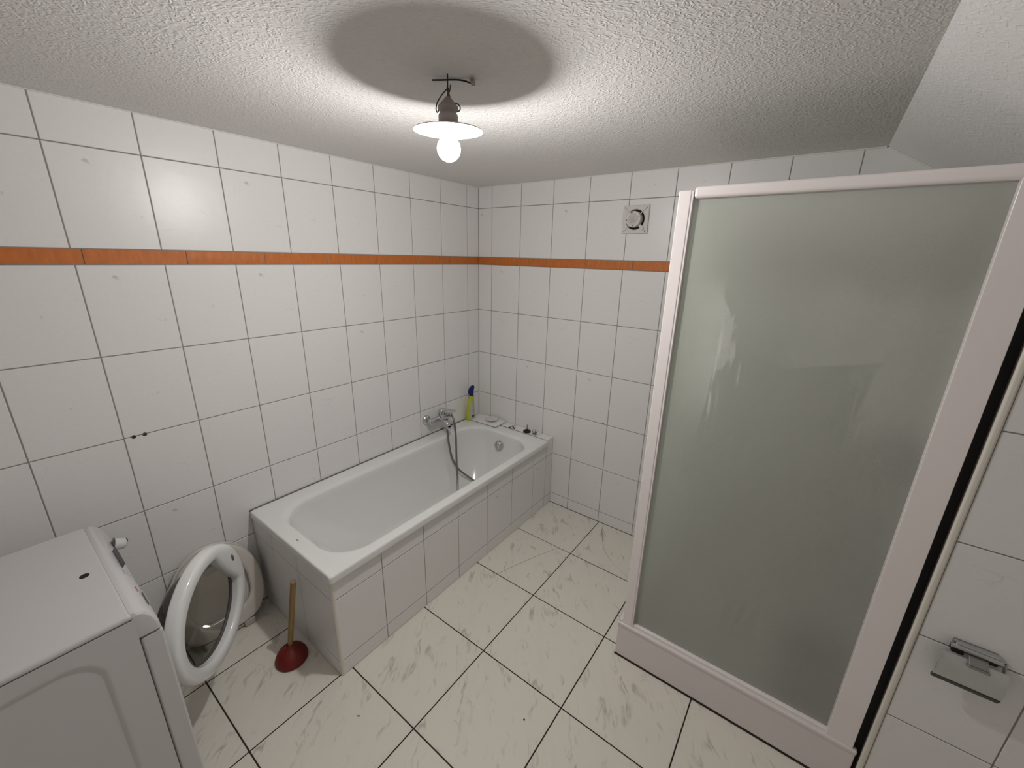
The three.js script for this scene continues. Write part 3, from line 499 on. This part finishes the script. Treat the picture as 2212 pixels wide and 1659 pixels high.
// ------------------------------------------------------------------ washing machine
const WMX0 = 0.195, WMX1 = 0.79, WMF = 2.262, WMT = 0.862;
{
  const w = thing('washing_machine', 'white front loading washing machine with its door ajar beside the left wall', 'washing machine', [0, 0, 0]);
  part('cabinet', box2(WMX0, WMX1 - 0.004, 0.03, 0.84, 2.308, 2.86, 0.006), M.white, w);
  part('side_panel', gridMesh(110, 120, (u, v) => { // pressed field with rounded corners
    const z = 2.86 - 0.5538 * u, y = 0.03 + 0.814 * v, hz = 0.215, hy = 0.36, r = 0.07, dz = Math.abs(z - 2.6) - (hz - r), dy = Math.abs(y - 0.43) - (hy - r);
    const d = Math.hypot(Math.max(dz, 0), Math.max(dy, 0)) + Math.min(Math.max(dz, dy), 0) - r;
    return [WMX1 - 0.0055 * sstep(0.007, -0.009, d), y, z];
  }), M.white, w);
  // lid with its rounded overhanging edge
  part('top_panel', [box2(WMX0 - 0.001, WMX1 + 0.001, 0.842, WMT, 2.306, 2.87, 0.0095)], M.white, w);
  // control strip: profile in (z, y), run along x
  const P = []; // profile (z, y), counter-clockwise seen from +x
  const put = (z, y) => P.push([z, y]);
  put(2.3118, 0.7725); put(2.3118, 0.82); put(2.3118, WMT - 0.004); put(2.3095, WMT - 0.0005);
  for (let k = 0; k <= 12; k++) { const t = k / 12, a = 1 - t; put(a * a * a * 2.303 + 3 * a * a * t * 2.281 + 3 * a * t * t * 2.268 + t * t * t * 2.2585, a * a * a * WMT + 3 * a * a * t * (WMT + 0.0005) + 3 * a * t * t * 0.838 + t * t * t * 0.802); }
  put(2.2572, 0.787); put(2.2572, 0.7725);
  const xs = []; const R = 0.012; for (let k = 0; k <= 6; k++) xs.push([R * (1 - Math.cos(k / 6 * Math.PI / 2)), R * (1 - Math.sin(k / 6 * Math.PI / 2))]);
  const rows = [[0, 1], ...xs]; const sect = [...rows.map(([d, o]) => [WMX1 - d, o]), ...rows.slice().reverse().map(([d, o]) => [WMX0 + d, o])];
  const strip = gridMesh(P.length, sect.length - 1, (u, v) => { const q = Math.round(u * P.length) % P.length, [x, o] = sect[Math.round(v * (sect.length - 1))]; const k = o === 1 ? 0 : 1 - o / 0.045; return [x, 0.815 + (P[q][1] - 0.815) * k, 2.29 + (P[q][0] - 2.29) * k]; }, true);
  part('control_panel', toCreasedNormals(strip, 0.9), M.white, w);
  const bez = (t) => { const a = 1 - t; return [a * a * a * 2.303 + 3 * a * a * t * 2.281 + 3 * a * t * t * 2.268 + t * t * t * 2.2585, a * a * a * WMT + 3 * a * a * t * (WMT + 0.0005) + 3 * a * t * t * 0.838 + t * t * t * 0.802]; };
  const onSlope = (name, geo, mat, x, t, o) => { const A = bez(t - 0.02), B = bez(t + 0.02), C = bez(t), dz = B[0] - A[0], dy = B[1] - A[1], l = Math.hypot(dz, dy); return part(name, geo, mat, w, [x, C[1] - o * dz / l, C[0] + o * dy / l], [-Math.atan2(-dz, -dy), 0, 0]); };
  const SA = 0.48;
  onSlope('display', rbox(0.12, 0.03, 0.004, 0.0015), std({ color: 0x4b4a4c, roughness: 0.3 }), 0.455, 0.56, 0.0003);
  for (let k = 0; k < 4; k++) onSlope('button', rbox(0.012, 0.006, 0.005, 0.0015), std({ color: 0xb9b8b8, roughness: 0.4 }), 0.54 + (k % 2) * 0.018, 0.5 + 0.16 * (k >> 1), 0.0);
  onSlope('red_mark', rbox(0.03, 0.006, 0.002, 0.0008), std({ color: 0xb98d84, roughness: 0.5 }), 0.655, 0.62, 0.0);
  onSlope('drawer_label', rbox(0.07, 0.02, 0.002, 0.0008), std({ color: 0xb3adab, roughness: 0.5 }), 0.69, 0.85, 0.0);
  part('knob', [lathe([[0, 0.033], [0.014, 0.033], [0.0175, 0.029], [0.0195, 0.004], [0.024, 0.0]], 32).rotateX(-Math.PI / 2 - 0.0), box(0.005, 0.026, 0.004, 0, 0, -0.0345)], M.white, w, [0.318, 0.822, 2.263], [-SA * 0.8, 0, 0]);
  for (const q of [-0.006, 0.006]) part('knob_slot', box(0.0035, 0.014, 0.002, q, 0.008, -0.0338), M.dark, w, [0.318, 0.822, 2.263], [-SA * 0.8, 0, 0]);
  // front sheet with the round opening
  const f = new THREE.Shape(); const fx0 = WMX0, fx1 = WMX1 - 0.001; f.moveTo(fx0, 0.03); f.lineTo(fx1, 0.03); f.lineTo(fx1, 0.77); f.lineTo(fx0, 0.77); f.lineTo(fx0, 0.03);
  const ho = new THREE.Path(); ho.absarc(0.462, 0.46, 0.165, 0, Math.PI * 2, true); f.holes.push(ho);
  part('front_panel', new THREE.ExtrudeGeometry(f, { depth: 0.036, bevelEnabled: true, bevelThickness: 0.007, bevelSize: 0.007, bevelOffset: -0.007, bevelSegments: 4, curveSegments: 48 }).translate(0, 0, WMF), M.white, w);
  part('door_gasket', new THREE.TorusGeometry(0.152, 0.02, 12, 48).translate(0.462, 0.46, WMF + 0.022), std({ color: 0x6f7072, roughness: 0.6 }), w);
  part('drum', lathe([[0.15, 0], [0.15, -0.02], [0.2, -0.03], [0.2, -0.03]], 40).rotateX(-Math.PI / 2).translate(0.462, 0.46, WMF + 0.02), M.dullChrome, w);
  part('dark_spot', cyl(0.011, 0.011, 0.0012, 24).translate(0.508, WMT + 0.0003, 2.353), M.black, w);
  for (const [x, z] of [[WMX0 + 0.05, 2.33], [WMX1 - 0.05, 2.33], [WMX0 + 0.05, 2.82], [WMX1 - 0.05, 2.82]]) part('foot', cyl(0.02, 0.022, 0.034, 16).translate(x, 0.017, z), M.dark, w);
  // door: disc in its own plane, outer face towards +z, hinge at +x
  const d = new THREE.Group(); d.name = 'door'; const a = 44 * Math.PI / 180; d.position.set(0.645 - 0.2035 * Math.cos(a), 0.514, 2.232 - 0.2035 * Math.sin(a)); w.add(d);
  d.rotation.y = Math.PI - a; // outer face (+z) turns to (sin a, 0, -cos a)
  const latch = (150) * Math.PI / 180; // in door axes the latch side is -x after the turn
  const LA = 0.55; // angle of the grip above the latch side
  const ringGeo = gridMesh(120, 40, (u, v) => {
    const q = u * Math.PI * 2, da = Math.atan2(Math.sin(q - LA), Math.cos(q - LA));
    const ri = Math.abs(da) < 1 ? Math.min(0.178, 0.139 / Math.cos(da) + 0.02 * Math.pow(Math.abs(da), 3)) : 0.178, ro = 0.231, s = v * Math.PI * 2;
    const m = (ri + ro) / 2, h = (ro - ri) / 2, cs = Math.cos(s), sn = Math.sin(s);
    const e = (x, k) => Math.sign(x) * Math.pow(Math.abs(x), k);
    const R = m + h * e(cs, 0.75), Z = sn > 0 ? 0.026 * e(sn, 0.62) : 0.022 * e(sn, 0.5);
    return [R * Math.cos(q), R * Math.sin(q), Z];
  });
  const ring = part('door_ring', ringGeo, M.whiteGloss, d);
  part('inner_rim', new THREE.TorusGeometry(0.177, 0.0065, 10, 90).translate(0, 0, -0.012), std({ color: 0x4c4a47, roughness: 0.5 }), d);
  part('glass_bowl', lathe([[0.179, -0.012], [0.17, -0.03], [0.15, -0.075], [0.132, -0.098], [0.11, -0.104], [0.0, -0.107]], 72).rotateX(Math.PI / 2).scale(1, 1, 1), phys({ color: 0xa8a69f, transmission: 1, thickness: 0, roughness: 0.04, ior: 1.5 }), d);
  part('grip_hole', new THREE.SphereGeometry(1, 20, 12).scale(0.0085, 0.019, 0.004).rotateZ(0.25).translate(0.186 * Math.cos(LA + 0.02), 0.186 * Math.sin(LA + 0.02), 0.0245), std({ color: 0x5d5b57, roughness: 0.6 }), d);
}
// ------------------------------------------------------------------ toilet seat leaning on the wall, plunger, specks
{
  const t = thing('toilet_seat', 'white toilet seat and lid standing on end against the left wall', 'toilet seat', [0.128, 0.002, 1.957], Math.PI / 2);
  const tilt = new THREE.Group();
  const outline = (w, h0, h1, n = 72) => { const pts = []; for (let i = 0; i < n; i++) { const q = i / n * Math.PI * 2, c = Math.cos(q), s = Math.sin(q); const yy = s > 0 ? 0.235 + (h1 - 0.235) * s : 0.235 + (0.235 - h0) * Math.sign(s) * Math.pow(Math.abs(s), 0.72); const ww = s > 0 ? w : w * (1 - 0.07 * s * s); pts.push(new THREE.Vector2(ww * Math.sign(c) * Math.pow(Math.abs(c), s > 0 ? 0.95 : 0.45), yy)); } return pts; };
  const plastic = phys({ color: 0xd9d4cd, roughness: 0.3, clearcoat: 0.3, clearcoatRoughness: 0.2 });
  const lidS = new THREE.Shape(outline(0.186, 0.012, 0.478)), ringS = new THREE.Shape(outline(0.183, 0.03, 0.472));
  const hole = new THREE.Path(outline(0.126, 0.11, 0.4).reverse()); ringS.holes.push(hole);
  const L = -0.158; // leans back to the wall
  part('seat_lid', new THREE.ExtrudeGeometry(lidS, { depth: 0.006, bevelEnabled: true, bevelThickness: 0.005, bevelSize: 0.006, bevelOffset: -0.006, bevelSegments: 4 }).translate(0, 0, -0.046), plastic, t, [0, 0, 0], [L, 0, 0]);
  part('seat_ring', new THREE.ExtrudeGeometry(ringS, { depth: 0.004, bevelEnabled: true, bevelThickness: 0.011, bevelSize: 0.016, bevelOffset: -0.016, bevelSegments: 6 }).translate(0, 0, -0.017), plastic, t, [0, 0, 0], [L, 0, 0]);
  part('hinge', [new THREE.CylinderGeometry(0.009, 0.009, 0.22, 16).rotateZ(Math.PI / 2).translate(0, 0.015, -0.024), rbox(0.05, 0.03, 0.03, 0.006, 0.085, 0.014, -0.02), rbox(0.05, 0.03, 0.03, 0.006, -0.085, 0.014, -0.02)], std({ color: 0xb7aea6, roughness: 0.4 }), t, [0, 0.002, 0], [L, 0, 0]);
}
{
  const p = thing('plunger', 'red rubber plunger with a wooden handle against the tub end', 'plunger', [0.462, 0.0, 1.838]);
  const red = std({ color: 0x6c0b05, roughness: 0.55 });
  const cup = lathe([[0.066, 0.0], [0.0685, 0.004], [0.068, 0.012], [0.064, 0.026], [0.054, 0.044], [0.038, 0.058], [0.024, 0.066], [0.017, 0.074], [0.0155, 0.084], [0.013, 0.086]], 56);
  part('rubber_cup', cup, red, p, [0, 0.0015, 0], [-0.0, 0, 0]);
  const woodTex = dataTex(64, 512, (u, v) => { const n = fbm(u * 4, v * 26, 3, 3), st = v < 0.36 && v > 0.1 ? sstep(0.1, 0.3, fbm(u * 3, v * 14, 17, 3)) : 0; const k = 1 + 0.2 * n - 0.55 * st; return [0.6 * k, 0.485 * k, 0.31 * k]; }, true);
  const top = [0.484 - 0.462, 0.418, 1.788 - 1.838], base = [0.0, 0.07, 0.0], v = new THREE.Vector3(top[0] - base[0], top[1] - base[1], top[2] - base[2]), len = v.length();
  const h = part('handle', lathe([[0, 0], [0.0105, 0], [0.0112, 0.05], [0.0118, len - 0.01], [0.0095, len - 0.002], [0, len]], 24), std({ map: woodTex, roughness: 0.6 }), p, base);
  h.quaternion.setFromUnitVectors(new THREE.Vector3(0, 1, 0), v.normalize());
}
tag(part('crumb', new THREE.IcosahedronGeometry(0.004, 1).scale(1, 0.6, 0.9), M.dark, scene, [1.463, 0.0016, 1.4]), 'tiny dark crumb on the floor tile in front of the shower', 'crumb');
tag(part('splinter', new THREE.CapsuleGeometry(0.0014, 0.009, 3, 8).rotateZ(Math.PI / 2).rotateY(0.6), M.dark, scene, [0.922, 0.0016, 1.798]), 'tiny dark splinter on the floor near the tub end', 'splinter');

renderer.render(scene, camera);
